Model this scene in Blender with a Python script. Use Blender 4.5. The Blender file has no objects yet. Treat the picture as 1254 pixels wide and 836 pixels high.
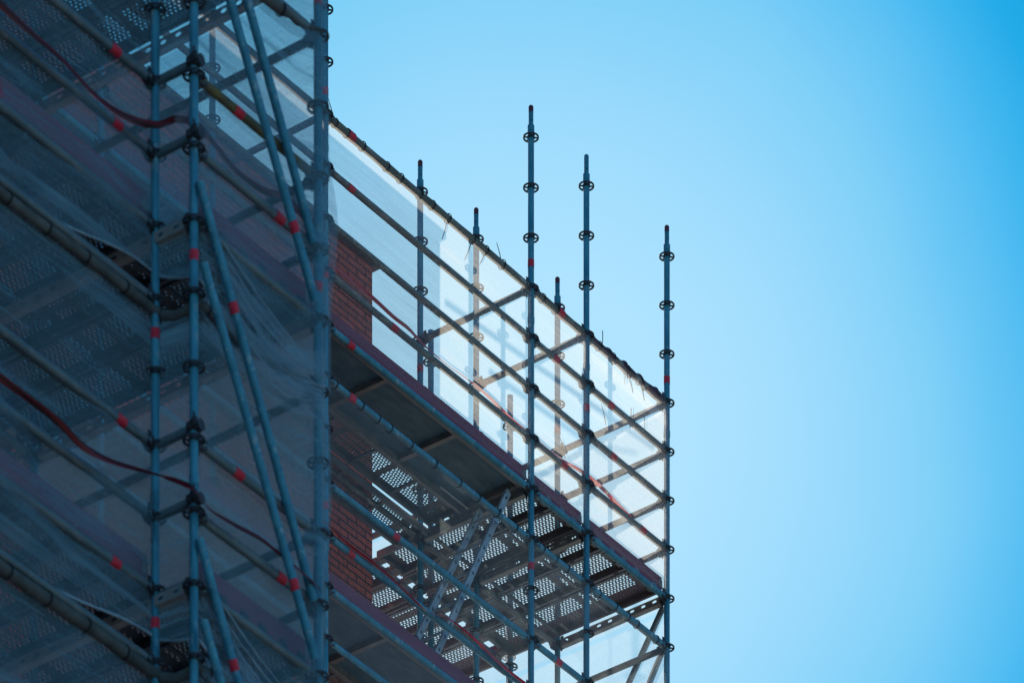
import bpy, bmesh, math, random
from mathutils import Vector, Matrix, noise
random.seed(7)
R = math.radians
sc = bpy.context.scene
col = sc.collection

# ------------------------------------------------------------------ camera model (metres; x along the facade, y into the building, z up)
F, HOR, TH = 7855.919, 5311.39, .92687909
X0, D0, Z0, V = -1.39521, 47.8818126, 31.518029, .39124405
CH = 1.6
cs, sn = math.cos(TH), math.sin(TH)
CAM = Vector((-(X0*cs + D0*sn), X0*sn - D0*cs, CH))

def on_y(px, py, y):
    a = (px-627)/F
    u = (a*(D0+y*cs)-X0+y*sn)/(cs-a*sn)
    d = D0+u*sn+y*cs
    return Vector((u, y, (HOR-py)*d/F+CH))
def on_x(px, py, u):
    a = (px-627)/F
    v = (X0+u*cs-a*(D0+u*sn))/(sn+a*cs)
    d = D0+u*sn+v*cs
    return Vector((u, v, (HOR-py)*d/F+CH))

# ------------------------------------------------------------------ materials
def mat(name):
    m = bpy.data.materials.new(name); m.use_nodes = True
    nt = m.node_tree; nt.nodes.clear()
    return m, nt
def N(nt, t, **kw):
    n = nt.nodes.new(t)
    for k, v in kw.items():
        if k in n.inputs: n.inputs[k].default_value = v
        else: setattr(n, k, v)
    return n
def out(nt, sh):
    o = nt.nodes.new('ShaderNodeOutputMaterial'); nt.links.new(sh, o.inputs['Surface'])
def ramp(nt, fac, stops):
    r = nt.nodes.new('ShaderNodeValToRGB'); e = r.color_ramp.elements
    while len(e) < len(stops): e.new(.5)
    for i, (p, c) in enumerate(stops):
        e[i].position = p; e[i].color = (*c, 1) if len(c) == 3 else c
    nt.links.new(fac, r.inputs[0]); return r.outputs[0]
def coords(nt, scale=(1,1,1), kind='Object', rot=(0,0,0)):
    tc = nt.nodes.new('ShaderNodeTexCoord'); mp = nt.nodes.new('ShaderNodeMapping')
    mp.inputs['Scale'].default_value = scale; mp.inputs['Rotation'].default_value = rot
    nt.links.new(tc.outputs[kind], mp.inputs[0]); return mp.outputs[0]

def rough_mat(name, c0, c1, scale=6, metal=0., rough=.55, bump=.15, stretch=(1,1,1), spots=None):
    m, nt = mat(name)
    co = coords(nt, stretch)
    n = N(nt, 'ShaderNodeTexNoise', Scale=scale, Detail=6., Roughness=.65); nt.links.new(co, n.inputs['Vector'])
    c = ramp(nt, n.outputs[0], [(.3, c0), (.7, c1)])
    if spots:
        n2 = N(nt, 'ShaderNodeTexNoise', Scale=24., Detail=5., Roughness=.7); nt.links.new(co, n2.inputs['Vector'])
        f = ramp(nt, n2.outputs[0], [(.57, (0,0,0)), (.66, (1,1,1))])
        mx = nt.nodes.new('ShaderNodeMix'); mx.data_type = 'RGBA'
        nt.links.new(f, mx.inputs[0]); nt.links.new(c, mx.inputs[6]); mx.inputs[7].default_value = (*spots, 1)
        c = mx.outputs[2]
    b = nt.nodes.new('ShaderNodeBsdfPrincipled')
    nt.links.new(c, b.inputs['Base Color'])
    b.inputs['Metallic'].default_value = metal
    rr = nt.nodes.new('ShaderNodeMapRange'); rr.inputs['To Min'].default_value = rough-.12; rr.inputs['To Max'].default_value = rough+.15
    nt.links.new(n.outputs[0], rr.inputs[0]); nt.links.new(rr.outputs[0], b.inputs['Roughness'])
    if bump:
        bp = N(nt, 'ShaderNodeBump', Strength=bump, Distance=.004); nt.links.new(n.outputs[0], bp.inputs['Height'])
        nt.links.new(bp.outputs[0], b.inputs['Normal'])
    out(nt, b.outputs[0]); return m

M = {}
M['steel'] = rough_mat('galvanised_tube', (.010,.13,.19), (.055,.29,.37), 9, .15, .5, .2, (1,1,.35), (.20,.33,.36))
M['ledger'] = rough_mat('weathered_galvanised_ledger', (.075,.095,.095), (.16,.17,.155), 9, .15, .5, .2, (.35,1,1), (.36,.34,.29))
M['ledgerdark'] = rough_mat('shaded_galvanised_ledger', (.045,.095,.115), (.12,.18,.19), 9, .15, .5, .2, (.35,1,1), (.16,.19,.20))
M['iron'] = rough_mat('cast_iron_fitting', (.02,.025,.03), (.055,.06,.065), 20, .3, .55, .2)
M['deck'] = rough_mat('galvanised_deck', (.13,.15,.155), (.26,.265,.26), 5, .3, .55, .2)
M['deckdark'] = rough_mat('shaded_galvanised_deck', (.02,.036,.045), (.05,.075,.09), 5, .2, .55, .2)  # deck colour darkened for the vignette and shade over the left scaffold
M['beam'] = rough_mat('galvanised_beam', (.18,.185,.175), (.32,.32,.29), 7, .3, .5, .2)
M['ply'] = rough_mat('phenolic_plywood', (.045,.12,.16), (.15,.25,.29), 4, 0, .6, .1, (1,3,1))
M['alu'] = rough_mat('mill_aluminium', (.26,.29,.30), (.42,.44,.45), 12, .35, .45, .1)
M['toe'] = rough_mat('maroon_toe_board', (.16,.035,.06), (.26,.07,.11), 5, 0, .7, .25, (.3,1,3))
M['red'] = rough_mat('red_marking_band', (.42,.008,.025), (.85,.016,.05), 30, 0, .65, 0, (1,1,1), (.16,.14,.14))
M['maroon'] = rough_mat('dark_red_paint', (.06,.008,.02), (.11,.015,.03), 25, 0, .6, 0)
M['black'] = rough_mat('black_nylon', (.008,.008,.01), (.02,.02,.022), 20, 0, .85, 0)
M['yellow'] = rough_mat('worn_yellow_paint', (.03,.045,.045), (.17,.125,.03), 9, .2, .6, .1)
M['hem'] = rough_mat('rolled_net_hem', (.15,.17,.165), (.28,.29,.26), 14, 0, .8, .6, (1,1,1))
M['hemdark'] = rough_mat('dark_net_hem', (.03,.04,.04), (.10,.11,.10), 8, 0, .85, .6, (1,1,1))  # darker hem than on the right-hand nets
M['edge'] = rough_mat('net_edge_webbing', (.16,.26,.31), (.30,.42,.47), 12, 0, .8, .3)
M['hemolive'] = rough_mat('olive_net_hem', (.06,.075,.065), (.15,.16,.125), 12, 0, .8, .5)
M['hemblue'] = rough_mat('skylit_net_hem', (.05,.13,.16), (.17,.24,.24), 12, 0, .7, .5)  # blue skylight on the lower hem put into its colour
M['bunch'] = rough_mat('dark_cord', (.012,.02,.02), (.08,.03,.07), 16, 0, .7, .4)
M['coping'] = rough_mat('lead_coping', (.07,.08,.09), (.13,.14,.15), 3, 0, .6, .1)
M['roof'] = rough_mat('roof_felt', (.06,.06,.06), (.10,.10,.10), 3, 0, .9, .2)
M['ground'] = rough_mat('ground_paving', (.24,.245,.24), (.33,.325,.31), .5, 0, .9, .2)

def brick():
    m, nt = mat('red_brick')
    tc = nt.nodes.new('ShaderNodeTexCoord'); sx = nt.nodes.new('ShaderNodeSeparateXYZ'); cx = nt.nodes.new('ShaderNodeCombineXYZ')
    nt.links.new(tc.outputs['Object'], sx.inputs[0])
    ad = N(nt, 'ShaderNodeMath', operation='ADD')
    nt.links.new(sx.outputs[0], ad.inputs[0]); nt.links.new(sx.outputs[1], ad.inputs[1])
    nt.links.new(ad.outputs[0], cx.inputs[0]); nt.links.new(sx.outputs[2], cx.inputs[1])
    b = N(nt, 'ShaderNodeTexBrick', Scale=1.)
    b.inputs['Brick Width'].default_value = .225; b.inputs['Row Height'].default_value = .0575
    b.inputs['Mortar Size'].default_value = .0075; b.inputs['Mortar Smooth'].default_value = .2; b.inputs['Bias'].default_value = -.1
    b.inputs['Color1'].default_value = (.66,.12,.065,1); b.inputs['Color2'].default_value = (.48,.085,.05,1); b.inputs['Mortar'].default_value = (.035,.02,.022,1)
    nt.links.new(cx.outputs[0], b.inputs['Vector'])
    n = N(nt, 'ShaderNodeTexNoise', Scale=26., Detail=5.); nt.links.new(cx.outputs[0], n.inputs['Vector'])
    f = ramp(nt, n.outputs[0], [(.25, (.55,.55,.58)), (.75, (1.35,1.25,1.15))])
    mx = nt.nodes.new('ShaderNodeMix'); mx.data_type = 'RGBA'; mx.blend_type = 'MULTIPLY'; mx.inputs[0].default_value = 1
    nt.links.new(b.outputs[0], mx.inputs[6]); nt.links.new(f, mx.inputs[7])
    p = nt.nodes.new('ShaderNodeBsdfPrincipled'); p.inputs['Roughness'].default_value = .85
    nt.links.new(mx.outputs[2], p.inputs['Base Color'])
    bp = N(nt, 'ShaderNodeBump', Strength=.6, Distance=.006, invert=True); nt.links.new(b.outputs[1], bp.inputs['Height'])
    nt.links.new(bp.outputs[0], p.inputs['Normal']); out(nt, p.outputs[0]); return m
M['brick'] = brick()

def net_mat(name, base, amp, colr, fold=0., tl=.6):
    """debris netting: woven threads leave part of it open; the weave density varies in streaks along the roll"""
    m, nt = mat(name)
    co = coords(nt, (.35, 26, 1), 'UV')
    n = N(nt, 'ShaderNodeTexNoise', Scale=1., Detail=8., Roughness=.75); nt.links.new(co, n.inputs['Vector'])
    co2 = coords(nt, (1.3, 1.9, 1), 'UV')
    n2 = N(nt, 'ShaderNodeTexNoise', Scale=1., Detail=3., Roughness=.5); nt.links.new(co2, n2.inputs['Vector'])
    co3 = coords(nt, (.5, 9, 1), 'UV', (0, 0, R(28)))
    n3 = N(nt, 'ShaderNodeTexNoise', Scale=1., Detail=4., Roughness=.6, Distortion=.6); nt.links.new(co3, n3.inputs['Vector'])
    co4 = coords(nt, (1, 1, 1), 'UV')
    n4 = N(nt, 'ShaderNodeTexNoise', Scale=55., Detail=2.); nt.links.new(co4, n4.inputs['Vector'])
    def mr(src, lo, hi, a=.3, b=.7):
        r = nt.nodes.new('ShaderNodeMapRange'); r.inputs[1].default_value = a; r.inputs[2].default_value = b
        r.inputs[3].default_value = lo; r.inputs[4].default_value = hi; nt.links.new(src, r.inputs[0]); return r.outputs[0]
    def add(a, b):
        s = N(nt, 'ShaderNodeMath', operation='ADD'); nt.links.new(a, s.inputs[0]); nt.links.new(b, s.inputs[1]); return s.outputs[0]
    f = add(mr(n.outputs[0], base-amp, base+amp), mr(n2.outputs[0], -amp*.6, amp*.6))
    f = add(f, mr(n4.outputs[0], -amp*.5, amp*.5))
    if fold: f = add(f, mr(n3.outputs[0], 0, fold, .55, .72))
    cl = nt.nodes.new('ShaderNodeClamp'); nt.links.new(f, cl.inputs[0]); cl.inputs[2].default_value = .95
    d = N(nt, 'ShaderNodeBsdfDiffuse', Color=(*colr, 1)); t = N(nt, 'ShaderNodeBsdfTranslucent', Color=(*colr, 1))
    tr = nt.nodes.new('ShaderNodeBsdfTransparent')
    a = nt.nodes.new('ShaderNodeMixShader'); a.inputs[0].default_value = tl
    nt.links.new(d.outputs[0], a.inputs[1]); nt.links.new(t.outputs[0], a.inputs[2])
    b = nt.nodes.new('ShaderNodeMixShader')
    nt.links.new(cl.outputs[0], b.inputs[0]); nt.links.new(tr.outputs[0], b.inputs[1]); nt.links.new(a.outputs[0], b.inputs[2])
    out(nt, b.outputs[0]); return m
M['net'] = net_mat('white_debris_netting', .275, .075, (.93,.91,.86), .16, .95)
M['netthin'] = net_mat('thin_debris_netting', .115, .03, (.70,.84,.90), 0, .6)
M['netend'] = net_mat('white_debris_netting_end', .25, .05, (.90,.89,.85), .05, .85)
M['netshaded'] = net_mat('grey_debris_netting', .36, .12, (.23,.47,.57), .40, .5)  # darker net colour stands in for the dim light on the left

def tape_mat(name, red, pale, p=.5, fr_=.66):
    m, nt = mat(name)
    co = coords(nt, (1,1,1), 'UV'); sx = nt.nodes.new('ShaderNodeSeparateXYZ'); nt.links.new(co, sx.inputs[0])
    ml = N(nt, 'ShaderNodeMath', operation='MULTIPLY'); ml.inputs[1].default_value = 1/p; nt.links.new(sx.outputs[0], ml.inputs[0])
    sl = N(nt, 'ShaderNodeMath', operation='ADD'); nt.links.new(ml.outputs[0], sl.inputs[0]); nt.links.new(sx.outputs[1], sl.inputs[1])
    fr = N(nt, 'ShaderNodeMath', operation='FRACT'); nt.links.new(sl.outputs[0], fr.inputs[0])
    c = ramp(nt, fr.outputs[0], [(fr_-.01, red), (fr_+.01, pale)])
    d = nt.nodes.new('ShaderNodeBsdfPrincipled'); d.inputs['Roughness'].default_value = .35; nt.links.new(c, d.inputs['Base Color'])
    t = nt.nodes.new('ShaderNodeBsdfTranslucent'); nt.links.new(c, t.inputs['Color'])
    a = nt.nodes.new('ShaderNodeMixShader'); a.inputs[0].default_value = .45
    nt.links.new(d.outputs[0], a.inputs[1]); nt.links.new(t.outputs[0], a.inputs[2]); out(nt, a.outputs[0]); return m
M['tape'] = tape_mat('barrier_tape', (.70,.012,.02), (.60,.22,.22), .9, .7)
M['tapedark'] = tape_mat('shaded_barrier_tape', (.20,.006,.012), (.05,.004,.006), .9, .6)  # tape colours darkened to carry the shade on the left
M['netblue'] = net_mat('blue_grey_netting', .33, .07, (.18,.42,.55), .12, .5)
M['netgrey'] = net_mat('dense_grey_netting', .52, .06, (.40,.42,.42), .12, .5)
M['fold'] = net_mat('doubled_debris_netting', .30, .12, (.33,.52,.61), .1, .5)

# ------------------------------------------------------------------ mesh helpers
class MB:
    def __init__(s): s.v = []; s.f = []; s.sm = []; s.uv = None
    def add(s, vs, fs, smooth=False):
        o = len(s.v); s.v += [tuple(p) for p in vs]; s.f += [tuple(i+o for i in q) for q in fs]; s.sm += [smooth]*len(fs)
    def box(s, lo, hi):
        x0,y0,z0 = lo; x1,y1,z1 = hi
        s.add([(x0,y0,z0),(x1,y0,z0),(x1,y1,z0),(x0,y1,z0),(x0,y0,z1),(x1,y0,z1),(x1,y1,z1),(x0,y1,z1)],
              [(0,3,2,1),(4,5,6,7),(0,1,5,4),(1,2,6,5),(2,3,7,6),(3,0,4,7)])
    def bbox(s, lo, hi, b=.003):
        """box with chamfered edges along its longest axis"""
        d = [hi[i]-lo[i] for i in range(3)]; a = d.index(max(d)); p, q = [i for i in range(3) if i != a]
        pr = [(lo[p]+b,lo[q]),(hi[p]-b,lo[q]),(hi[p],lo[q]+b),(hi[p],hi[q]-b),(hi[p]-b,hi[q]),(lo[p]+b,hi[q]),(lo[p],hi[q]-b),(lo[p],lo[q]+b)]
        vs = []
        for e in (lo[a], hi[a]):
            for (x, y) in pr:
                w = [0,0,0]; w[a] = e; w[p] = x; w[q] = y; vs.append(w)
        s.add(vs, [(i,(i+1)%8,8+(i+1)%8,8+i) for i in range(8)]+[tuple(range(7,-1,-1)), tuple(range(8,16))])
    def tube(s, pts, r, n=14, caps=True):
        pts = [Vector(p) for p in pts]; rs = r if isinstance(r, (list, tuple)) else [r]*len(pts)
        t0 = (pts[1]-pts[0]).normalized()
        up = Vector((0,0,1)) if abs(t0.z) < .9 else Vector((1,0,0))
        vs = []; 
        for i, p in enumerate(pts):
            t = (pts[min(i+1,len(pts)-1)]-pts[max(i-1,0)]).normalized()
            a = t.cross(up).normalized(); b = a.cross(t).normalized()
            for k in range(n):
                q = 2*math.pi*k/n; vs.append(p+(a*math.cos(q)+b*math.sin(q))*rs[i])
        fs = [(i*n+k, i*n+(k+1)%n, (i+1)*n+(k+1)%n, (i+1)*n+k) for i in range(len(pts)-1) for k in range(n)]
        s.add(vs, fs, True)
        if caps:
            m = len(pts)-1
            s.add(vs[:n], [tuple(range(n-1,-1,-1))]); s.add(vs[m*n:], [tuple(range(n))])
    def perf(s, o, a, b, na, nb, hr, depth=None, skip=None, stag=True):
        """sheet of na*nb cells spanned by vectors a and b, one octagonal hole in each cell unless skip(i,j)"""
        o, a, b = Vector(o), Vector(a), Vector(b); ca, cb = a/na, b/nb; la, lb = ca.length, cb.length
        ua, ub = ca.normalized(), cb.normalized()
        for i in range(na):
            for j in range(nb):
                c0 = o+ca*i+cb*j
                if skip and skip(i, j):
                    s.add([c0, c0+ca, c0+ca+cb, c0+cb], [(0,1,2,3)]); continue
                cc = c0+ca*(.5 if not stag else (.32 if j % 2 else .68))+cb*.5
                ou = [c0, c0+ca*.5, c0+ca, c0+ca+cb*.5, c0+ca+cb, c0+ca*.5+cb, c0+cb, c0+cb*.5]
                inn = []
                for q in ou:
                    d = q-(c0+ca*.5+cb*.5); an = math.atan2(d.dot(ub)/lb, d.dot(ua)/la)
                    inn.append(cc+ua*math.cos(an)*hr[0]+ub*math.sin(an)*hr[1])
                s.add(ou+inn, [(k,(k+1)%8,8+(k+1)%8,8+k) for k in range(8)])
    def mesh(s, name, m):
        me = bpy.data.meshes.new(name); me.from_pydata(s.v, [], s.f); me.materials.append(M[m] if isinstance(m, str) else m)
        me.polygons.foreach_set('use_smooth', s.sm); me.update(); return me

def obj(name, me, parent=None, loc=(0,0,0), rot=None, label=None):
    o = bpy.data.objects.new(name, me); col.objects.link(o); o.location = loc
    if rot is not None: o.rotation_euler = rot
    if parent: o.parent = parent
    if label: o['label'] = label
    return o
def thing(name, label, cat, loc=(0,0,0), group=None, me=None):
    o = bpy.data.objects.new(name, me); col.objects.link(o); o.location = loc
    o['label'] = label; o['category'] = cat
    if group: o['group'] = group
    return o

TR = .02415
# ---- shared meshes: the pieces of the modular scaffold system
def rosette_mesh():
    b = MB(); n = 32
    def ring(r0, r1, z0, z1):
        vs = []
        for r, z in ((r0,z0),(r1,z0),(r1,z1),(r0,z1)):
            vs += [(r*math.cos(2*math.pi*k/n), r*math.sin(2*math.pi*k/n), z) for k in range(n)]
        b.add(vs, [(q*n+k, q*n+(k+1)%n, ((q+1)%4)*n+(k+1)%n, ((q+1)%4)*n+k) for q in range(4) for k in range(n)])
    ring(.0515, .0625, -.0045, .0045); ring(.0243, .030, -.008, .008)
    for k in range(6):
        a = 2*math.pi*k/6+.25; w = .0042
        c, s_ = math.cos(a), math.sin(a)
        vs = [(x*c-y*s_, x*s_+y*c, z) for z in (-.0045,.0045) for x, y in ((.029,-w),(.0525,-w),(.0525,w),(.029,w))]
        b.add(vs, [(0,3,2,1),(4,5,6,7),(0,1,5,4),(1,2,6,5),(2,3,7,6),(3,0,4,7)])
    return b.mesh('rosette', 'iron')
ME_ROS = rosette_mesh()
def head_mesh():
    b = MB()     # cast head that grips the rosette, with the driven wedge through it; local +x points to the ledger
    b.add([(.026,-.018,-.032),(.026,.018,-.032),(.026,.018,.032),(.026,-.018,.032),(.085,-.024,-.022),(.085,.024,-.022),(.085,.024,.022),(.085,-.024,.022)],
          [(0,3,2,1),(4,5,6,7),(0,1,5,4),(1,2,6,5),(2,3,7,6),(3,0,4,7)])
    b.add([(.036,-.004,-.055),(.046,-.004,-.055),(.046,.004,-.055),(.036,.004,-.055),(.034,-.004,.062),(.060,-.004,.062),(.060,.004,.062),(.034,.004,.062)],
          [(0,3,2,1),(4,5,6,7),(0,1,5,4),(1,2,6,5),(2,3,7,6),(3,0,4,7)])
    return b.mesh('wedge_head', 'iron')
ME_HEAD = head_mesh()
def band_mesh():
    b = MB(); b.tube([(-.028,0,0),(.028,0,0)], TR+.0018, 14, False); return b.mesh('red_band', 'red')
ME_BAND = band_mesh()
b_ = MB(); b_.tube([(0,0,0),(0,0,.045)], .0272, 16); ME_COL = b_.mesh('collar', 'steel')
def spigot_mesh():
    b = MB(); b.tube([(0,0,0),(0,0,.148),(0,0,.158)], [.0192,.0192,.014], 14)
    return b.mesh('spigot', 'steel')
ME_SPIG = spigot_mesh()
b_ = MB(); b_.tube([(.0,0,.108),(.0,0,.152)], .0196, 14, False); b_.tube([(0,0,.152),(0,0,.1600)], [.0196,.0145], 14); ME_TIP = b_.mesh('painted_tip', 'maroon')
b_ = MB(); b_.tube([(0,-.0200,0),(0,-.0180,0)], .0055, 8); ME_PIN = b_.mesh('pin_hole', 'black')
_c = {}
def tube_mesh(L, m='steel', r=TR, a=.0, name='tube'):
    k = (round(L,4), m, r, a)
    if k not in _c:
        b = MB(); b.tube([(a,0,0),(L*.5,0,0),(L-a,0,0)], r, 14); _c[k] = b.mesh(name, m)
    return _c[k]

def standard(par, base, u, v, ztop, zfoot, ros, bands=(), spig=False, tip=False, label=None, joints=()):
    b = MB(); b.tube([(0,0,zfoot),(0,0,(zfoot+ztop)/2),(0,0,ztop)], TR, 16)
    s = obj('standard', b.mesh('standard', 'steel'), par, (u-base[0], v-base[1], -base[2]), label=label)
    for z in ros: obj('rosette', ME_ROS, s, (0,0,z), (0,0,random.choice((0,.02,-.03))))
    for z in bands: obj('red_band', ME_BAND, s, (0,0,z), (0,R(90),0))
    for z in joints: obj('collar', ME_COL, s, (0,0,z))
    if spig:
        obj('collar', ME_COL, s, (0,0,ztop-.04)); g = obj('spigot', ME_SPIG, s, (0,0,ztop))
        if tip: obj('painted_tip', ME_TIP, s, (0,0,ztop))
        obj('pin_hole', ME_PIN, s, (0,0,ztop+.04), (0,0,R(random.uniform(-75,-20))))
    return s
def rail(par, base, p, q, name='ledger', bands=(), m='ledger', heads=True, label=None, bs=1.):
    """tube from p to q (world), heads at both ends, red bands at the given distances from p"""
    p, q = Vector(p), Vector(q); d = q-p; L = d.length
    rot = (0, -math.atan2(d.z, math.hypot(d.x, d.y)), math.atan2(d.y, d.x))
    r = obj(name, tube_mesh(L, m, TR, .05 if heads else 0, name), par, p-Vector(base), rot, label)
    if heads:
        obj('wedge_head', ME_HEAD, r, (0,0,0)); obj('wedge_head', ME_HEAD, r, (L,0,0), (0,0,math.pi))
    for t in bands: obj('red_band', ME_BAND, r, (t,0,0)).scale = (1.3,bs,bs)
    return r
def ubeam(par, base, p, q, name='transom', m='beam', h=.055):
    """deck transom: rectangular section with a row of punched holes in both webs"""
    p, q = Vector(p), Vector(q); d = q-p; L = d.length; k = ('u', round(L,3), m, h)
    if k not in _c:
        b = MB(); w = .024; n = max(2, int(L/.11))
        for y in (-w, w): b.perf((.05,y,-h/2), (L-.1,0,0), (0,0,h), n, 1, (.021,.011), stag=False, skip=lambda i,j: i % 4 == 3)
        b.box((.05,-w,-h/2-.003), (L-.05,w,-h/2))
        _c[k] = b.mesh(name, m)
    r = obj(name, _c[k], par, p-Vector(base), (0,0,math.atan2(d.y,d.x)))
    obj('wedge_head', ME_HEAD, r, (0,0,0)); obj('wedge_head', ME_HEAD, r, (L,0,0), (0,0,math.pi))
    return r
def plank_mesh(L, W=.32, seed=0, m='deck'):
    k = ('p', L, W, seed)
    if k in _c: return _c[k]
    rnd = random.Random(seed); b = MB()
    pitch = .031; nb = int((W-.06)/.0245); nw = nb*.0245; e = (W-nw)/2; na = int((L-.12)/pitch); la = na*pitch; x0 = (L-la)/2
    per = 19
    b.perf((x0,e,0), (la,0,0), (0,nw,0), na, nb, (.0088,.0088) if m == 'deck' else (.0070,.0070), skip=lambda i,j: (i % per) >= per-2 or i < 2 or i > na-3)
    for y0, y1 in ((0,e),(W-e,W)): b.add([(x0,y0,0),(x0+la,y0,0),(x0+la,y1,0),(x0,y1,0)], [(0,1,2,3)])
    b.box((.03,.002,-.03), (x0,W-.002,.001)); b.box((x0+la,.002,-.03), (L-.03,W-.002,.001))
    h = .052
    for y, s in ((0,1),(W,-1)):
        b.box((.03, min(y,y+s*.003), -h), (L-.03, max(y,y+s*.003), -.0005))
        lip = .022*s; n = int((L-.06)/.17)
        b.perf((.03, y+s*.003, -h-.0006), (L-.06,0,0), (0,lip,0), n, 1, (.030,.0085), stag=False, skip=lambda i,j: (i*7+seed) % 3 != 0)
    for i in range(1, int(L/.5)): b.box((i*.5-.012, .004, -h+.004), (i*.5+.012, W-.004, -.03))
    for x in (.03, L-.03):                                             # claws that hook over the transom
        for y in (.05, W-.11): b.box((x-.035, y, -.045), (x+.035, y+.06, -.002))
    _c[k] = b.mesh('deck_plank', m); return _c[k]
def ply_mesh(L, W=.61):
    k = ('y', L, W)
    if k in _c: return _c[k]
    b = MB(); b.box((.03,.004,-.012), (L-.03,W-.004,0)); _c[k] = b.mesh('panel', 'ply')
    return _c[k]
def plyframe_mesh(L, W=.61):
    k = ('yf', L, W)
    if k in _c: return _c[k]
    b = MB()
    for y in (0, W-.028): b.bbox((.03,y,-.07), (L-.03,y+.028,.004))
    n = max(1, round(L/.85))
    for i in range(1, n): b.box((L*i/n-.022,.0285,-.052), (L*i/n+.022,W-.0285,-.0125))
    for x in (.03, L-.075): b.box((x,.0285,-.06), (x+.045,W-.0285,-.0125))
    _c[k] = b.mesh('panel_frame', 'beam'); return _c[k]
def toe(par, base, p, q, z, h=.15):
    p, q = Vector(p), Vector(q); d = q-p; L = d.length; k = ('t', round(L,3), h)
    if k not in _c:
        b = MB(); b.bbox((.035,-.012,0), (L-.035,.012,h), .004); _c[k] = b.mesh('toe_board', 'toe')
    r = obj('toe_board', _c[k], par, Vector((p.x,p.y,z))-Vector(base), (0,0,math.atan2(d.y,d.x)))
    b = MB(); b.box((.032,-.016,.02), (.075,.016,h-.03)); b.box((L-.075,-.016,.02), (L-.032,.016,h-.03))
    obj('toe_board_clip', b.mesh('toe_board_clip','beam'), r)
    return r

# ------------------------------------------------------------------ nets
def net(name, label, path, zt, zb, step=.09, amp=.012, m='net', group=None, seed=0., flare=0., thick=None):
    """sheet hung along a plan polyline; zt/zb give its top and bottom height at distance s"""
    P = [Vector((x,y,0)) for x, y in path]; seg = [(P[i+1]-P[i]).length for i in range(len(P)-1)]; T = sum(seg)
    n = max(4, int(T/step)); me_v = []; uv = []; S = []
    for i in range(n+1):
        s = T*i/n; a = s; j = 0
        while j < len(seg)-1 and a > seg[j]: a -= seg[j]; j += 1
        d = (P[j+1]-P[j]).normalized(); pt = P[j]+d*a; nrm = Vector((d.y,-d.x,0))
        S.append((s, pt, nrm))
    rows = max(6, int(abs(zt(0)-zb(0))/.07))
    for s, pt, nrm in S:
        top, bot = zt(s), zb(s)
        for r in range(rows+1):
            t = r/rows; z = top+(bot-top)*t
            k = math.sin(math.pi*min(1,t*1.02))**.6 if 0 < t < 1 else 0
            w = (noise.noise(Vector((s*1.3+seed, z*1.1, seed)))*1.3+noise.noise(Vector((s*5+seed, z*2.2, 3+seed)))*.5+.25)*amp*k
            w += flare*t*t
            q = pt+nrm*w; me_v.append((q.x,q.y,z)); uv.append((s+seed, z))
    fs = [(i*(rows+1)+r, i*(rows+1)+r+1, (i+1)*(rows+1)+r+1, (i+1)*(rows+1)+r) for i in range(n) for r in range(rows)]
    b = MB(); b.v = me_v; b.f = fs; b.sm = [True]*len(fs); me = b.mesh(name, m)
    ul = me.uv_layers.new(name='UVMap')
    for l in me.loops: ul.data[l.index].uv = uv[l.vertex_index]
    return thing(name, label, 'netting', me=me, group=group)
def hem(par, pts, r=.0295, m='hemolive', name='rolled_hem', jit=.12, sub=14):
    """net edge rolled round the rail and lashed to it"""
    P = [Vector(p) for p in pts]; q = []; rs = []
    for i in range(len(P)-1):
        for k in range(sub):
            q.append(P[i].lerp(P[i+1], k/sub))
    q.append(P[-1])
    for p in q: rs.append(r*(1+jit*noise.noise(p*6)*1.6))
    b = MB(); b.tube(q, rs, 12); return obj(name, b.mesh(name, m), par)
def tie(par, p, axis, r=.034, whisk=None):
    b = MB(); ax = Vector(axis).normalized(); up = Vector((0,0,1)); sd = ax.cross(up).normalized(); up = sd.cross(ax).normalized()
    if r < .01:
        st = Vector(p); w = Vector(whisk); b.tube([st, st+w*.5+ax*.006, st+w], [.0038,.0034,.0026], 6); return obj('cable_tie', b.mesh('cable_tie','black'), par)
    ring = [Vector(p)+(sd*math.cos(a)+up*math.sin(a))*r for a in [2*math.pi*k/14 for k in range(15)]]
    for i in range(14):
        a, c = ring[i], ring[i+1]; o = [(x-Vector(p)).normalized()*.004 for x in (a,c)]; w = ax*.005
        vs = [a-w,a+w,a+w+o[0],a-w+o[0],c-w,c+w,c+w+o[1],c-w+o[1]]
        b.add(vs, [(0,4,5,1),(1,5,6,2),(2,6,7,3),(3,7,4,0)])
    if whisk:
        w = Vector(whisk); st = Vector(p)+w.normalized()*(r*.8) ; mid = st+w*.5+ax*.006
        b.tube([st, mid, st+w], [.0040,.0036,.0026], 6)
    return obj('cable_tie', b.mesh('cable_tie','black'), par)

# ==================================================================== THE SETTING
b = MB(); S_ = 3000; b.add([(-S_,-S_,0),(S_,-S_,0),(S_,S_,0),(-S_,S_,0)], [(0,1,2,3)])
g = obj('ground', b.mesh('ground','ground')); g['kind'] = 'structure'

def zk(k): return Z0+CH-k*V

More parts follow.
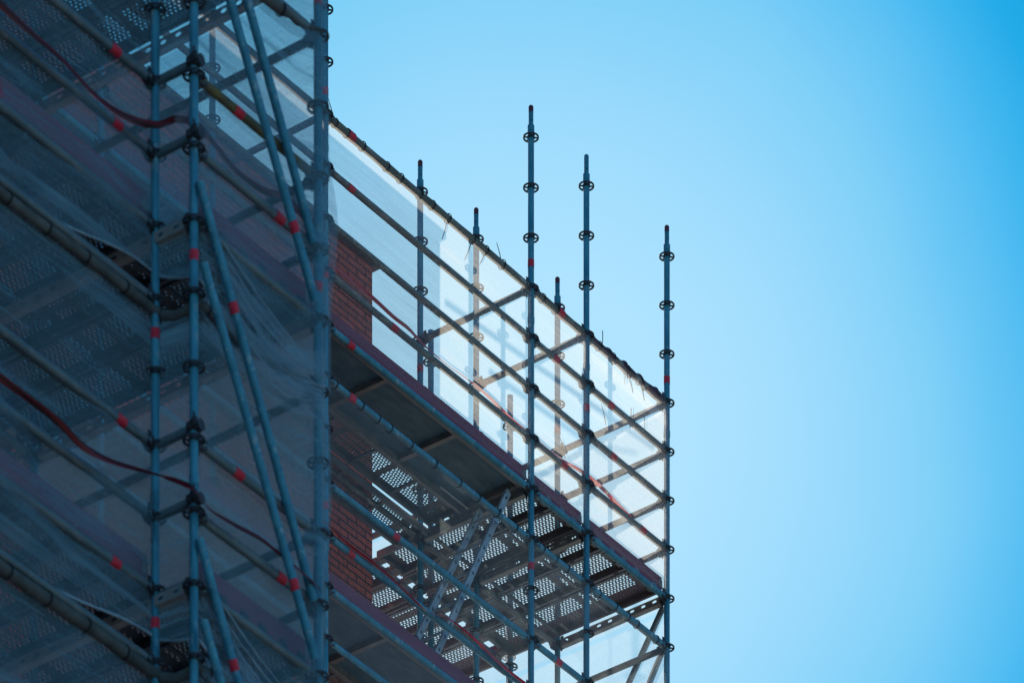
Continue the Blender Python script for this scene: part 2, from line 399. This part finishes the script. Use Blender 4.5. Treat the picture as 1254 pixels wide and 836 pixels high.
# ---- brick building
BX, BY = 2.48, 1.5
ZTOP = on_y(456,325,BY).z
bld = thing('brick_building', 'red brick building wall with dark coping, standing behind the scaffold', 'building', (BX-20, BY, 0))
o_ = Vector((BX-20, BY, 0))
b = MB(); b.box((-26,0,0), (20,.33,ZTOP-.02)); obj('front_wall', b.mesh('front_wall','brick'), bld)
b = MB(); b.box((19.67,.331,0), (20,12,ZTOP-.02)); obj('end_wall', b.mesh('end_wall','brick'), bld)
b = MB(); b.box((-26,11.67,0), (19.669,12,ZTOP-.02)); b.box((-26,.331,0), (-25.67,11.669,ZTOP-.02)); obj('rear_wall', b.mesh('rear_wall','brick'), bld)
b = MB(); b.box((-25.669,.332,ZTOP-.9), (19.669,11.668,ZTOP-.6)); obj('roof', b.mesh('roof','roof'), bld)
b = MB(); b.box((-26.05,-.035,ZTOP-.019), (20.05,.40,ZTOP+.035)); b.box((19.60,.4005,ZTOP-.019), (20.05,12.05,ZTOP+.035)); obj('coping', b.mesh('coping','coping'), bld)

# ==================================================================== RIGHT-HAND SCAFFOLD
RB = Vector((0,0,0))
rs = thing('scaffold', 'tube scaffold on the right, three tall bare posts above its netted top rail', 'scaffold', (0,0,0))
TOPZ = zk(-3)+.085
def zpx(px, py, u, v):  # height at which the post (u,v) passes image row py
    d = D0+u*sn+v*cs; return (HOR-py)*d/F+CH
kr = range(-3, 14)
posts = [(-5.14,0,-3,(),False,''), (-2.57,0,-3,(),False,''), (0,0,-3,(113,338,620),True,''),
         (2.57,0,-3,(323.5,694),True,'long bare post top, first from the left of the three tall ones'),
         (3.30,0,-3,(500.5,),True,'middle one of the three tall bare posts'),
         (4.39,0,-3,(466,),True,'outermost bare post at the right end'),
         (-5.14,1.09,-3,(),False,''), (-2.57,1.09,-3,(),False,''), (0,1.09,-3,(),False,''),
         (2.57,1.09,-3,(452,),True,'inner post showing its tip above the top rail, left one'),
         (3.30,1.09,-3,(),True,''), (4.39,1.09,-3,(527,),True,'')]
for (u,v,k,bd,sp,lb) in posts:
    standard(rs, RB, u, v, TOPZ, 0, [zk(i) for i in kr], [zpx(0,y,u,v) for y in bd], True, tip=(u,v) in ((2.57,0),(2.57,1.09),(3.30,1.09),(4.39,1.09),(4.39,0)),
             label=lb or None, joints=[zk(1)+.1+.02] if sp and v == 0 else ())
ZT3 = 32.155+CH
for (u,v) in ((3.33,1.57),(4.39,1.57),(3.33,3.14),(4.39,3.14)):
    standard(rs, RB, u, v, ZT3-(.0 if v < 2 else .9), 0, [ZT3-.25-.0-i*V for i in range(0 if v < 2 else 2, 15)])

bays = [(-5.14,-2.57),(-2.57,0),(0,2.57),(2.57,3.30),(3.30,4.39)]
RBAND = {  # (bay index, level): image x of the red marking bands
 (2,0):(429,), (2,1):(429,), (2,2):(), (2,3):(482,), (2,4):(429,), (2,5):(430,), (2,7):(484,), (2,8):(429,),
 (3,0):(685.5,), (3,1):(680,), (3,2):(), (3,3):(689,), (3,7):(683,), (3,8):(),
 (4,1):(747,), (4,2):(750,), (4,3):(786,), }
def band_t(p, q, v, px):
    t = []
    for x in px:
        a = (x-627)/F; u = (a*(D0+v*cs)-X0+v*sn)/(cs-a*sn); t.append(u-p)
    return t
for bi, (u0,u1) in enumerate(bays):
    for k in (0,1,2,3,4,5,7,8,9,10,12):
        m = 'steel'
        rail(rs, RB, (u0,0,zk(k)), (u1,0,zk(k)), 'ledger', band_t(u0,u1,0,RBAND.get((bi,k),())), 'ledger' if k < 4 else 'steel', bs=1.28 if k == 0 else (1.12 if k == 5 else 1))  # rails from the deck down get the teal tube colour as painted skylight
for bi, (u0,u1) in enumerate(bays[:]):
    for k in (4,9): rail(rs, RB, (u0,1.09,zk(k)), (u1,1.09,zk(k)), 'ledger')
for u in (-5.14,-2.57,0,2.57,3.30,4.39):
    for k in (0,4,9):
        if k == 0 and u == 4.39: continue
        if k == 0: rail(rs, RB, (u,0,zk(k)), (u,1.09,zk(k)), 'transom')
        else: ubeam(rs, RB, (u,0,zk(k)), (u,1.09,zk(k)))
for k in (0,1,2,3,5,7,8,10):
    rail(rs, RB, (4.39,0,zk(k)), (4.39,1.09,zk(k)), 'transom')
    rail(rs, RB, (4.39,1.09,zk(k)), (4.39,3.14,zk(k)), 'transom', heads=False)
for k in (4,9):
    ubeam(rs, RB, (3.33,1.57,zk(k)-.06), (4.39,1.57,zk(k)-.06)); ubeam(rs, RB, (2.57,3.14,zk(k)-.06), (4.39,3.14,zk(k)-.06))
    rail(rs, RB, (3.33,1.57,zk(k)-.14), (3.33,3.14,zk(k)-.14), 'transom', heads=False)
    rail(rs, RB, (3.0,1.09,zk(k)-.10), (3.0,3.14,zk(k)-.10), 'transom', heads=False)
# decks
for k in (4,9):
    z = zk(k)+.085
    for bi, (u0,u1) in enumerate(bays[:3]):
        L = u1-u0
        o = obj('deck_panel', ply_mesh(L), rs, (u0,.05,z)); obj('panel_frame', plyframe_mesh(L), o)
        obj('deck_plank', plank_mesh(L,.30,bi), rs, (u0,.665,z), (0,0,0))
        obj('deck_plank', plank_mesh(L,.30,bi+3), rs, (u0,.988,z-.05), (0,0,0))
    us = [2.60, 2.935, 3.27, 3.60, 3.94]; ws = [.32]*5; 
    for i, u in enumerate(us):
        w = .32 if i < 4 else .40
        obj('deck_plank', plank_mesh(1.55,w,i), rs, (u+w,.03,z), (0,0,R(90)))
        obj('deck_plank', plank_mesh(1.57,w,i+2), rs, (u+w+(.015 if i else .0),1.60,z-.004), (0,0,R(90)))
# toe boards
for k in (4,9):
    for (u0,u1) in bays: toe(rs, RB, (u0,.038), (u1,.038), zk(k)+.052, .115)
    toe(rs, RB, (4.36,.06), (4.36,3.1), zk(k)+.09, .11)
# braces in the end face, seen through the end net
def seg_on_x(u, a, b_): return on_x(*a,u), on_x(*b_,u)
p, q = seg_on_x(4.44, (812,743), (760,858)); rail(rs, RB, p, q+(q-p)*.5, 'diagonal_brace', heads=False)
p, q = seg_on_x(4.47, (810,800), (786,858)); rail(rs, RB, p, q+(q-p)*.5, 'diagonal_brace', heads=False)

# far side of the wrap-round bay: post and braces that throw their shadows on the front net
def unshadow(px, py, v):
    q = on_y(px, py, -.0275); t = (v+.0275)/1.117; return q+Vector((.81,1.117,.664))*t
standard(rs, RB, 6.46, 3.14, zk(-1), 0, [zk(i) for i in range(-1, 8)])
for a, c in (((546,370),(800,548)), ((600,455),(745,560))):
    rail(rs, RB, unshadow(*a,3.10), unshadow(*c,3.10), 'diagonal_brace', heads=False)
for k in (4,9): rail(rs, RB, (4.39,3.14,zk(k)), (6.46,3.14,zk(k)), 'ledger')

# perforated ladder under the upper deck
ld = thing('ladder', 'pale aluminium access ladder leaning between two scaffold decks', 'ladder')
a1, b1 = on_y(622,602,.10), on_y(533,803,.10); off = Vector((0,.30,0))
for i in (0,1):
    p, q = a1+off*i, b1+off*i
    if i: q = on_y(511,781,.40); p = on_y(588,625,.40)
    d = q-p; L = d.length; mb = MB(); n = int(L/.14)
    for y in (-.012,.012): mb.perf((0,y,-.026), (L,0,0), (0,0,.052), n, 1, (.014,.011), stag=False)
    for zz in (-.026,.026): mb.add([(0,-.012,zz),(L,-.012,zz),(L,.012,zz),(0,.012,zz)], [(0,1,2,3)])
    obj('stile', mb.mesh('stile','alu'), ld, p, (0,-math.atan2(d.z,math.hypot(d.x,d.y)),math.atan2(d.y,d.x)))
    if i == 0: P0, D0_ = p, d
for t in (.12,.30,.48,.66,.84):
    c = P0+D0_*t; mb = MB(); mb.tube([c+Vector((0,.012,0)), c+Vector((0,.288,0))], .011, 10); obj('rung', mb.mesh('rung','alu'), ld)

# ---- right-hand nets
def flat(z): return lambda s: z
fp = [(-5.1,-.0275),(4.385,-.0275)]
n1 = net('debris_net', 'white translucent netting lit by the sun behind the upper rails on the right', fp, flat(zk(0)-.016), flat(zk(4)+.03), amp=.0025, seed=1.3)
hem(n1, [(u,0.004,zk(0)) for u in (-5.0,-2.62)]); hem(n1, [(u,0.004,zk(0)) for u in (-2.52,-.06)]); hem(n1, [(u,.004,zk(0)) for u in (.07,2.50)])
hem(n1, [(u,.004,zk(0)) for u in (2.64,3.23)]); 
hem(n1, [(3.37,.004,zk(0)),(4.32,.004,zk(0))], .029, 'bunch', 'dark_bunched_edge', .22, 30)
mb = MB(); mb.tube([(3.5+.8*i/80, .004+.029*math.cos(i*.3), zk(0)+.027*math.sin(i*.3)+.005*math.sin(i*.9)) for i in range(81)], [.008+.005*abs(math.sin(i*.37)) for i in range(81)], 7); obj('twisted_cord', mb.mesh('twisted_cord','bunch'), n1)
rr = random.Random(3)
def ties(par, u0, u1, z, v=0., step=.24, wh=.4, r=.0325):
    u = u0+.12
    while u < u1-.05:
        w = None
        if rr.random() < wh:
            up = rr.random() < .6
            w = Vector((rr.uniform(-.12,.04), rr.uniform(-.03,.03), rr.uniform(.09,.16)*(1 if up else -1)))
        tie(par, (u,.004,z), (1,0,0), r*rr.uniform(.97,1.05), w); u += step*rr.uniform(.6,1.35)
ties(n1, 0, 2.5, zk(0)); ties(n1, 2.6, 3.25, zk(0), wh=.8); ties(n1, 3.35, 4.3, zk(0), wh=.5)
# loose tails on the middle rails
for (x,y,w) in ((738,405,(-.01,0,-.15)),(765,450,(.0,0,-.13)),(773,500,(-.02,0,-.16)),(788,505,(.02,0,-.12)),(742,520,(-.06,0,.14)),(651,420,(.03,0,-.14)),(515,420,(-.13,0,-.02)),(692,560,(-.06,0,.12)),(520,425,(-.16,0,-.03))):
    p = on_y(x,y,.02); tie(n1, p, (1,0,0), .005, w)
n2 = net('debris_net', 'white netting closing the far right end of the scaffold, under the end rails', [(4.425,.04),(4.425,3.2)], flat(zk(0)-.03), flat(zk(4)-.05), amp=.012, m='netend', seed=4.1)
n3 = net('debris_net', 'netting lashed with cable ties to the rail below the upper deck on the right', fp, flat(zk(5)), flat(zk(10)-.05), amp=.004, m='netthin', seed=7.7)
for a, c in ((-5.0,-2.62),(-2.52,-.06),(.07,2.50),(2.64,3.23),(3.37,4.32)): hem(n3, [(a,.004,zk(5)),(c,.004,zk(5))], .0265, 'hemblue')
ties(n3, 0, 2.5, zk(5), wh=.0, r=.029); ties(n3, 2.6, 3.25, zk(5), wh=0, r=.029, step=.17); ties(n3, 3.35, 4.3, zk(5), wh=0, r=.029, step=.2)
n4 = net('debris_net', 'white netting on the right end of the scaffold below the upper deck', [(4.425,.04),(4.425,3.2)], flat(zk(5)+.30), flat(zk(10)), amp=.02, m='netend', seed=9.1)

# ==================================================================== LEFT-HAND SCAFFOLD (nearer the camera, in the shade)
LX, LY = CAM.x+(-1.067*cs+35.29*sn), CAM.y+(1.067*sn+35.29*cs)
LZ0 = 23.66+CH
LB = Vector((LX, LY, 0))
def lz(k): return LZ0-k*V
lsf = thing('scaffold', 'shaded veiled scaffold filling the left of the view, nearer than the other one', 'scaffold', LB)
def lzpx(py, u, v):
    d = D0+(LX+u)*sn+(LY+v)*cs; return (HOR-py)*d/F+CH
def lu(px, v):
    y = LY+v; a = (px-627)/F
    return (a*(D0+y*cs)-X0+y*sn)/(cs-a*sn)-LX
DZ = .065
lk = range(-4, 14)
def LP(u, v): return (LX+u, LY+v)
U1 = lu(237.5, 0)
U2 = lu(190, .27)
for (u,v,bd,dz,lb) in ((0,0,(2,353),0,'corner post of the veiled scaffold'), (U1,0,(314,),.0,'brightest post in the veiled scaffold, right one of a close pair'),
                    (U2,.27,(410,764),DZ,'left one of a close pair of posts'), (U2-2.57,.27,(),DZ,''),
                    (0,2.07,(),0,''), (U1,2.07,(),0,''), (U2-2.57,2.07,(),0,''), (-.545,2.07,(),0,'')):
    standard(lsf, LB, LX+u, LY+v, lz(-5), 0, [lz(i)+dz for i in lk], [lzpx(y,u,v) for y in bd], label=lb or None, joints=[lz(3)+.12, lz(8)+.15])
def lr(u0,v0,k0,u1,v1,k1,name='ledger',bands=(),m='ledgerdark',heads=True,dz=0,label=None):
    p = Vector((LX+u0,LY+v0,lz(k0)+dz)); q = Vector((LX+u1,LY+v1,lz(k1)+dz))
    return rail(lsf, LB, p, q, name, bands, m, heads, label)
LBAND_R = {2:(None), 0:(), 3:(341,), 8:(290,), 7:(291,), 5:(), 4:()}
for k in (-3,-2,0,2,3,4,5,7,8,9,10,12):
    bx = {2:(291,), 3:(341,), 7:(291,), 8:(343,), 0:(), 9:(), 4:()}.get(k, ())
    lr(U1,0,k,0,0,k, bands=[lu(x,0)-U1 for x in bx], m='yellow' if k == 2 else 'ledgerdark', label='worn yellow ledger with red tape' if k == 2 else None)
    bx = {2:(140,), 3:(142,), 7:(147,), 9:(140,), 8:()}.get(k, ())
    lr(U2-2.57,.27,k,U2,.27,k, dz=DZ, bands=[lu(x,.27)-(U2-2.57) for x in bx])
for k in (-3,-2,0,2,3,5,7,8,10,12): lr(0,0,k,0,2.07,k,'transom')
for k in (-1,4,9):
    ubeam(lsf, LB, (LX,LY,lz(k)), (LX,LY+2.07,lz(k))); ubeam(lsf, LB, (LX+U1,LY+.0,lz(k)), (LX+U1,LY+2.07,lz(k)))
    lr(U1,0,k,0,0,k) if k == -1 else None
    if k == -1: lr(U2-2.57,.27,k,U2,.27,k, dz=DZ)
    lr(U2-2.57,2.07,k,U1,2.07,k); lr(U1,2.07,k,-.545,2.07,k); lr(-.545,2.07,k,0,2.07,k)
    ubeam(lsf, LB, (LX+U2-1.3,LY+.27,lz(k)), (LX+U2-1.3,LY+2.07,lz(k)))
# ties between the close pair: short tubes with couplers
b_ = MB(); b_.tube([(-.024,0,0),(.024,0,0)], .0305, 12); b_.box((-.018,-.042,-.012), (.018,-.029,.03)); b_.tube([(0,-.036,.02),(0,-.036,.06)], .007, 8); ME_CPL = b_.mesh('coupler','iron')
for k in (2,3,7,8):
    zz = lz(k)+DZ
    r = lr(U2,.27,0,U1,-.02,0,'transom',dz=zz-LZ0, heads=False)
    obj('coupler', ME_CPL, r, (.30,0,0)); obj('coupler', ME_CPL, r, (.26,0,.0), (0,R(90),0))
# decks: planks laid away from the camera
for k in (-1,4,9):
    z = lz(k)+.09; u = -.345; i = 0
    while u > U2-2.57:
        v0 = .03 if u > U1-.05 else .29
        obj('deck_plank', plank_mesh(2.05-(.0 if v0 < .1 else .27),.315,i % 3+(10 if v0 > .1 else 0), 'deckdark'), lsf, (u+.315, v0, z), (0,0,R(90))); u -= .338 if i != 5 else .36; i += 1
for k in (-1,4,9):
    toe(lsf, LB, (LX+U1,LY+.045), (LX,LY+.045), lz(k)+.06, .13)
    toe(lsf, LB, (LX+U2-2.57,LY+.31), (LX+U2,LY+.31), lz(k)+.06+DZ, .13)
# diagonal braces, pairs in each lift of the corner bay
def onL(px, py, v): return on_y(px, py, LY+v)
for dy in (-437, 0, 437):
    for i, (pp, qq) in enumerate((((244,222),(384,735)), ((249,322),(386,806)))):
        p = onL(pp[0], pp[1]+dy, -.05-.06*i); q = onL(qq[0], qq[1]+dy, -.05-.06*i)
        L = (q-p).length
        r = rail(lsf, LB, p, q, 'diagonal_brace', (), 'steel', False)
        d = (q-p)
        for y in ((375,) if i == 0 else (277,)) :
            obj('red_band', ME_BAND, r, (L*((y-pp[1]) if i == 0 else (y+437-pp[1]))/(qq[1]-pp[1]),0,0))
# ---- left-hand nets
path = [(LX+U2-2.3,LY+.297),(LX+U2+.03,LY+.297),(LX+U1+.035,LY+.030),(LX-.20,LY+.029),(LX-.02,LY-.045),(LX+.045,LY-.015)]
cum = [0]
for i in range(len(path)-1): cum.append(cum[-1]+math.hypot(path[i+1][0]-path[i][0], path[i+1][1]-path[i][1]))
def ltop(k, sagv=.05):
    def f(s):
        z = lz(k)
        if sagv > .03: z -= .035*math.exp(-((s-(cum[1]-.05))/.45)**2)
        if s < cum[1]: t = s/cum[1]; return z+DZ-sagv*.9*math.sin(math.pi*min(1,t*1.0))**2-.02
        if s < cum[2]: t = (s-cum[1])/(cum[2]-cum[1]); return z+DZ*(1-t)-.02*(1-t)-sagv*.8*math.sin(math.pi*t)
        if s < cum[4]: t = (s-cum[2])/(cum[4]-cum[2]); return z-sagv*.6*math.sin(math.pi*t)
        return z
    return f
def lbot(k):
    f0 = ltop(k, .02)
    def f(s):
        if k == 0: return f0(s)-.08
        g = math.exp(-((s-(cum[1]-.12))/.62)**2)
        return f0(s)+.035+.13*g+.012*math.sin(s*4.1+k)-.05*max(0,min(1,(s-cum[2])/.5))
    return f
gL = None
L1 = net('debris_net', 'dim bluish netting over the topmost visible deck of the shaded scaffold', path, ltop(-5), lbot(0), amp=.05, m='netshaded', seed=11.2)
L2 = net('debris_net', 'shaded veil hanging in front of the middle of the left scaffold, its lower edge sagging', path, ltop(0), lbot(5), amp=.055, m='netshaded', seed=15.9, flare=.03)
L3 = net('debris_net', 'shaded lower veil gathered in folds from the close pair of posts to the corner post', path, ltop(5), lbot(10), amp=.06, m='netshaded', seed=21.4, flare=.02)
L4 = net('debris_net', 'darkest netting at the bottom left, hung from a thick rolled edge', path, ltop(10), lbot(14), amp=.06, m='netshaded', seed=27.3)
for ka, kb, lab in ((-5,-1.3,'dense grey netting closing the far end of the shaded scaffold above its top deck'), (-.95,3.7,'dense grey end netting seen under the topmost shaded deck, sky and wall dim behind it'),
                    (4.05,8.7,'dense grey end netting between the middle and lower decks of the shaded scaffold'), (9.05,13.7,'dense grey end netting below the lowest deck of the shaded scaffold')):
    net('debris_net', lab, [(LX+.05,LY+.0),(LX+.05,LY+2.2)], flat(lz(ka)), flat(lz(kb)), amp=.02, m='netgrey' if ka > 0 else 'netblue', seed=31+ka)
def pt_on(s, z, off=.0):
    a = s; j = 0
    while j < len(cum)-2 and s > cum[j+1]: j += 1
    a = s-cum[j]; L = cum[j+1]-cum[j]; x = path[j][0]+(path[j+1][0]-path[j][0])*a/L; y = path[j][1]+(path[j+1][1]-path[j][1])*a/L
    return Vector((x, y-off, z))
for nn, k in ((L2,5),(L3,10)):      # pale frayed lower edge of the sheet above, lifting off the rolled edge below
    f = lbot(k); pts = [pt_on(cum[4]*i/60, f(cum[4]*i/60), .02) for i in range(61)]
    mb = MB(); mb.tube(pts, [.006+.006*abs(noise.noise(p*4)) for p in pts], 7); obj('frayed_edge', mb.mesh('frayed_edge','edge'), nn)
for nn, k in ((L2,0),(L3,5),(L4,10)):
    f = ltop(k); n = 46
    pts = [pt_on(cum[4]*i/n, f(cum[4]*i/n), .026 if i/n*cum[4] < cum[3] else .0) for i in range(n+1)]
    q = []; rs_ = []
    for i, p in enumerate(pts):
        q.append(p); t = i/n; fat = 1.0+.7*max(0, noise.noise(p*1.7))*1.5
        rs_.append((.0275 if k == 5 else .029)*(1+.25*(fat-1))*(1 if i < n-3 else .4))
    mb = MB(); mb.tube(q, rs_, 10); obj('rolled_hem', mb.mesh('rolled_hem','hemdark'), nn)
    for i in range(2, n-1, 4): tie(nn, pts[i], (pts[i+1]-pts[i]), rs_[i]*1.12, None)
    # loose gathered folds pulled from the post pair down to the corner post
    if k in (5,10):
        for j in range(9):
            rj = random.Random(k*20+j); t0 = rj.uniform(-.02,.55)
            a = pt_on(cum[2]+.02, lz(k)+.05-.34*max(0,t0), .015+.004*j); c = pt_on(cum[4]-.02, lz(k)-.01+.045*(j-5), .02+.004*j)
            if j % 3 == 0: a = pt_on(cum[2]+.02, lz(k-1)+.1-.04*j, .03)
            wd = rj.uniform(.012,.060); sg = rj.uniform(.01,.12); vs = []; fs = []; n_ = 22; uv = []
            for i in range(n_+1):
                t = i/n_; p = a.lerp(c, t); p.z -= sg*math.sin(math.pi*t)-.012*math.sin(6*t+j)
                h = wd*(.35+.65*math.sin(math.pi*min(1,t*.8+.08)))
                vs += [(p.x, p.y, p.z-h), (p.x, p.y-.012, p.z), (p.x, p.y, p.z+h)]; uv += [(t*2+j, 0), (t*2+j, h), (t*2+j, 2*h)]
                if i < n_: fs += [(i*3,i*3+1,i*3+4,i*3+3),(i*3+1,i*3+2,i*3+5,i*3+4)]
            mb = MB(); mb.add(vs, fs, True); me = mb.mesh('gathered_fold', 'fold'); ul = me.uv_layers.new(name='UVMap')
            for l in me.loops: ul.data[l.index].uv = uv[l.vertex_index]
            obj('gathered_fold', me, nn)
        for j in range(7):
            rj = random.Random(k*31+j); a = pt_on(cum[2]+.02+.05*j, lz(k-1)+.1-.09*j, .035); c = pt_on(cum[4]-.03, lz(k)+.03-.02*j, .04)
            P_ = []
            for i in range(15):
                t = i/14; p = a.lerp(c, t); p.z -= rj.uniform(.02,.024)*2*math.sin(math.pi*t)*(1+.3*j); P_.append(p)
            mb = MB(); mb.tube(P_, [.0022+.0032*rj.random()*math.sin(math.pi*min(1,i/14+.15)) for i in range(15)], 6); obj('taut_fold', mb.mesh('taut_fold','edge'), nn)

# ==================================================================== BARRIER TAPES
def tape(label, pts, w=.028, m='tape', tw=1.2):
    P = [Vector(p) for p in pts]; Q = []
    for i in range(len(P)-1):
        p0 = P[max(i-1,0)]; p1 = P[i]; p2 = P[i+1]; p3 = P[min(i+2,len(P)-1)]
        for k in range(10):
            t = k/10; Q.append(.5*((2*p1)+(p2-p0)*t+(2*p0-5*p1+4*p2-p3)*t*t+(3*p1-p0-3*p2+p3)*t*t*t))
    Q.append(P[-1]); vs = []; s = 0; uv = []
    for i, p in enumerate(Q):
        t = (Q[min(i+1,len(Q)-1)]-Q[max(i-1,0)]).normalized(); up = Vector((0,0,1)); side = t.cross(up).normalized(); up = side.cross(t).normalized()
        a = noise.noise(Vector((s*.9, tw, 0)))*2.4+.2; d = up*math.cos(a)+side*math.sin(a)
        if i: s += (p-Q[i-1]).length
        for e in (-.5,0,.5): vs.append(p+d*w*e+side*(.006 if e == 0 else 0)); uv.append((s, e+.5))
    fs = [(i*3+k, i*3+k+1, (i+1)*3+k+1, (i+1)*3+k) for i in range(len(Q)-1) for k in (0,1)]
    b = MB(); b.v = vs; b.f = fs; b.sm = [True]*len(fs); me = b.mesh('barrier_tape',m); ul = me.uv_layers.new(name='UVMap')
    for l in me.loops: ul.data[l.index].uv = uv[l.vertex_index]
    return thing('barrier_tape', label, 'tape', me=me)
tape('sunlit red and white tape along the upper rails of the right scaffold', [on_y(x,y,+.034) for x,y in ((380,308),(403,322),(430,343),(458,366),(482,388),(500,402),(520,423),(548,447),(575,466),(600,487),(625,512),(652,534),(668,548),(690,564),(715,579),(735,595),(757,618),(778,640),(800,662),(817,672))], tw=3.1)
tape('red tape strung below the upper deck of the right scaffold', [on_y(x,y,-.050) for x,y in ((382,628),(402,642),(425,664),(450,683),(475,704),(500,727),(522,747),(545,755),(565,768),(590,790),(612,812),(640,834),(680,862))], tw=6.4)
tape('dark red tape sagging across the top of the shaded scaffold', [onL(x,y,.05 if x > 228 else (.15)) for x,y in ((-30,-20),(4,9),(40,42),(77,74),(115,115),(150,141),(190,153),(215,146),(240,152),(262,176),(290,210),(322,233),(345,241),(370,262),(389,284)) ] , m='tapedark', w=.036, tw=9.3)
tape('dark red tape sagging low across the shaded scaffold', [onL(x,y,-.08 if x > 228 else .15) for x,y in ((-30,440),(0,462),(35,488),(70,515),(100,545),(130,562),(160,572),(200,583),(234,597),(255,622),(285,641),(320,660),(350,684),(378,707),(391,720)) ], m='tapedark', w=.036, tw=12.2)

# ==================================================================== LIGHT
LT = Vector((-.81,-1.117,-.664))                      # the way the sunlight travels
sun_el = math.atan2(-LT.z, math.hypot(LT.x,LT.y)); sun_az = math.atan2(-LT.x, -LT.y)   # azimuth from +y towards +x
sd = bpy.data.lights.new('sun', 'SUN'); sd.energy = 5.0; sd.angle = R(.53); sd.color = (1,.89,.72)
so = bpy.data.objects.new('sun', sd); col.objects.link(so); so.rotation_euler = LT.to_track_quat('-Z','Y').to_euler(); so.location = (0,0,60)

w = bpy.data.worlds.new('World'); sc.world = w; w.use_nodes = True; nt = w.node_tree; nt.nodes.clear()
sky = nt.nodes.new('ShaderNodeTexSky'); sky.sky_type = 'NISHITA'; sky.sun_disc = False
sky.sun_elevation = sun_el; sky.sun_rotation = sun_az; sky.air_density = 1.; sky.dust_density = .4; sky.ozone_density = 3.
tint = nt.nodes.new('ShaderNodeMix'); tint.data_type = 'RGBA'; tint.blend_type = 'MULTIPLY'; tint.inputs[0].default_value = 1
tint.inputs[7].default_value = (.50,.90,1.08,1)
nt.links.new(sky.outputs[0], tint.inputs[6])
# lens vignette put into the sky colour: bright patch around one direction, bluer outwards
tc = nt.nodes.new('ShaderNodeTexCoord')
cpx, cpy = 630, 575
cd = Vector((cs*(cpx-627)/F+sn, -sn*(cpx-627)/F+cs, (HOR-cpy)/F)).normalized()
dist = N(nt, 'ShaderNodeVectorMath', operation='DISTANCE'); nt.links.new(tc.outputs['Generated'], dist.inputs[0]); dist.inputs[1].default_value = cd
nz = N(nt, 'ShaderNodeTexNoise', Scale=11., Detail=3., Roughness=.5); nt.links.new(tc.outputs['Generated'], nz.inputs['Vector'])
nm = N(nt, 'ShaderNodeMath', operation='MULTIPLY_ADD'); nt.links.new(nz.outputs[0], nm.inputs[0]); nm.inputs[1].default_value = .02; 
nt.links.new(dist.outputs['Value'], nm.inputs[2])
K = 1/.15
def kc(*c): return tuple(x*K for x in c)
sc_ = nt.nodes.new('ShaderNodeMath'); sc_.operation = 'MULTIPLY'; sc_.inputs[1].default_value = 2.5; nt.links.new(nm.outputs[0], sc_.inputs[0])
grad = ramp(nt, sc_.outputs[0], [(.08, (.43,.77,1.0)), (.125, (.33,.705,.985)), (.165, (.215,.63,.94)), (.188, (.13,.555,.91)), (.21, (.06,.48,.87)), (.23, (.018,.41,.81)), (.26, (.0,.35,.76)), (.6,(.06,.3,.62))])
sv = nt.nodes.new('ShaderNodeVectorMath'); sv.operation = 'SCALE'; sv.inputs['Scale'].default_value = K; nt.links.new(grad, sv.inputs[0])
patch_fac = ramp(nt, sc_.outputs[0], [(.35, (1,1,1)), (.95, (0,0,0))])
mx = nt.nodes.new('ShaderNodeMix'); mx.data_type = 'RGBA'; nt.links.new(patch_fac, mx.inputs[0]); nt.links.new(tint.outputs[2], mx.inputs[6]); nt.links.new(sv.outputs[0], mx.inputs[7])
bg = nt.nodes.new('ShaderNodeBackground'); bg.inputs['Strength'].default_value = .15; nt.links.new(mx.outputs[2], bg.inputs[0])
wo = nt.nodes.new('ShaderNodeOutputWorld'); nt.links.new(bg.outputs[0], wo.inputs[0])

# ==================================================================== CAMERA
cd_ = bpy.data.cameras.new('camera'); cam = bpy.data.objects.new('camera', cd_); col.objects.link(cam); sc.camera = cam
cam.location = CAM; cam.rotation_euler = (R(90), 0, -TH+0*R(90))
ang = math.atan2(-sn, cs); cam.rotation_euler = (R(90), 0, ang)
cd_.sensor_width = 36; cd_.sensor_fit = 'HORIZONTAL'; cd_.lens = F/1254*36; cd_.shift_y = (HOR-418)/1254; cd_.clip_end = 5000; cd_.clip_start = 1
cd_.dof.use_dof = True; cd_.dof.focus_distance = 49.5; cd_.dof.aperture_fstop = 5.2
sc.view_settings.view_transform = 'Standard'; sc.view_settings.look = 'None'; sc.view_settings.exposure = 0; sc.view_settings.gamma = 1
sc.cycles.max_bounces = 8; sc.cycles.transparent_max_bounces = 24
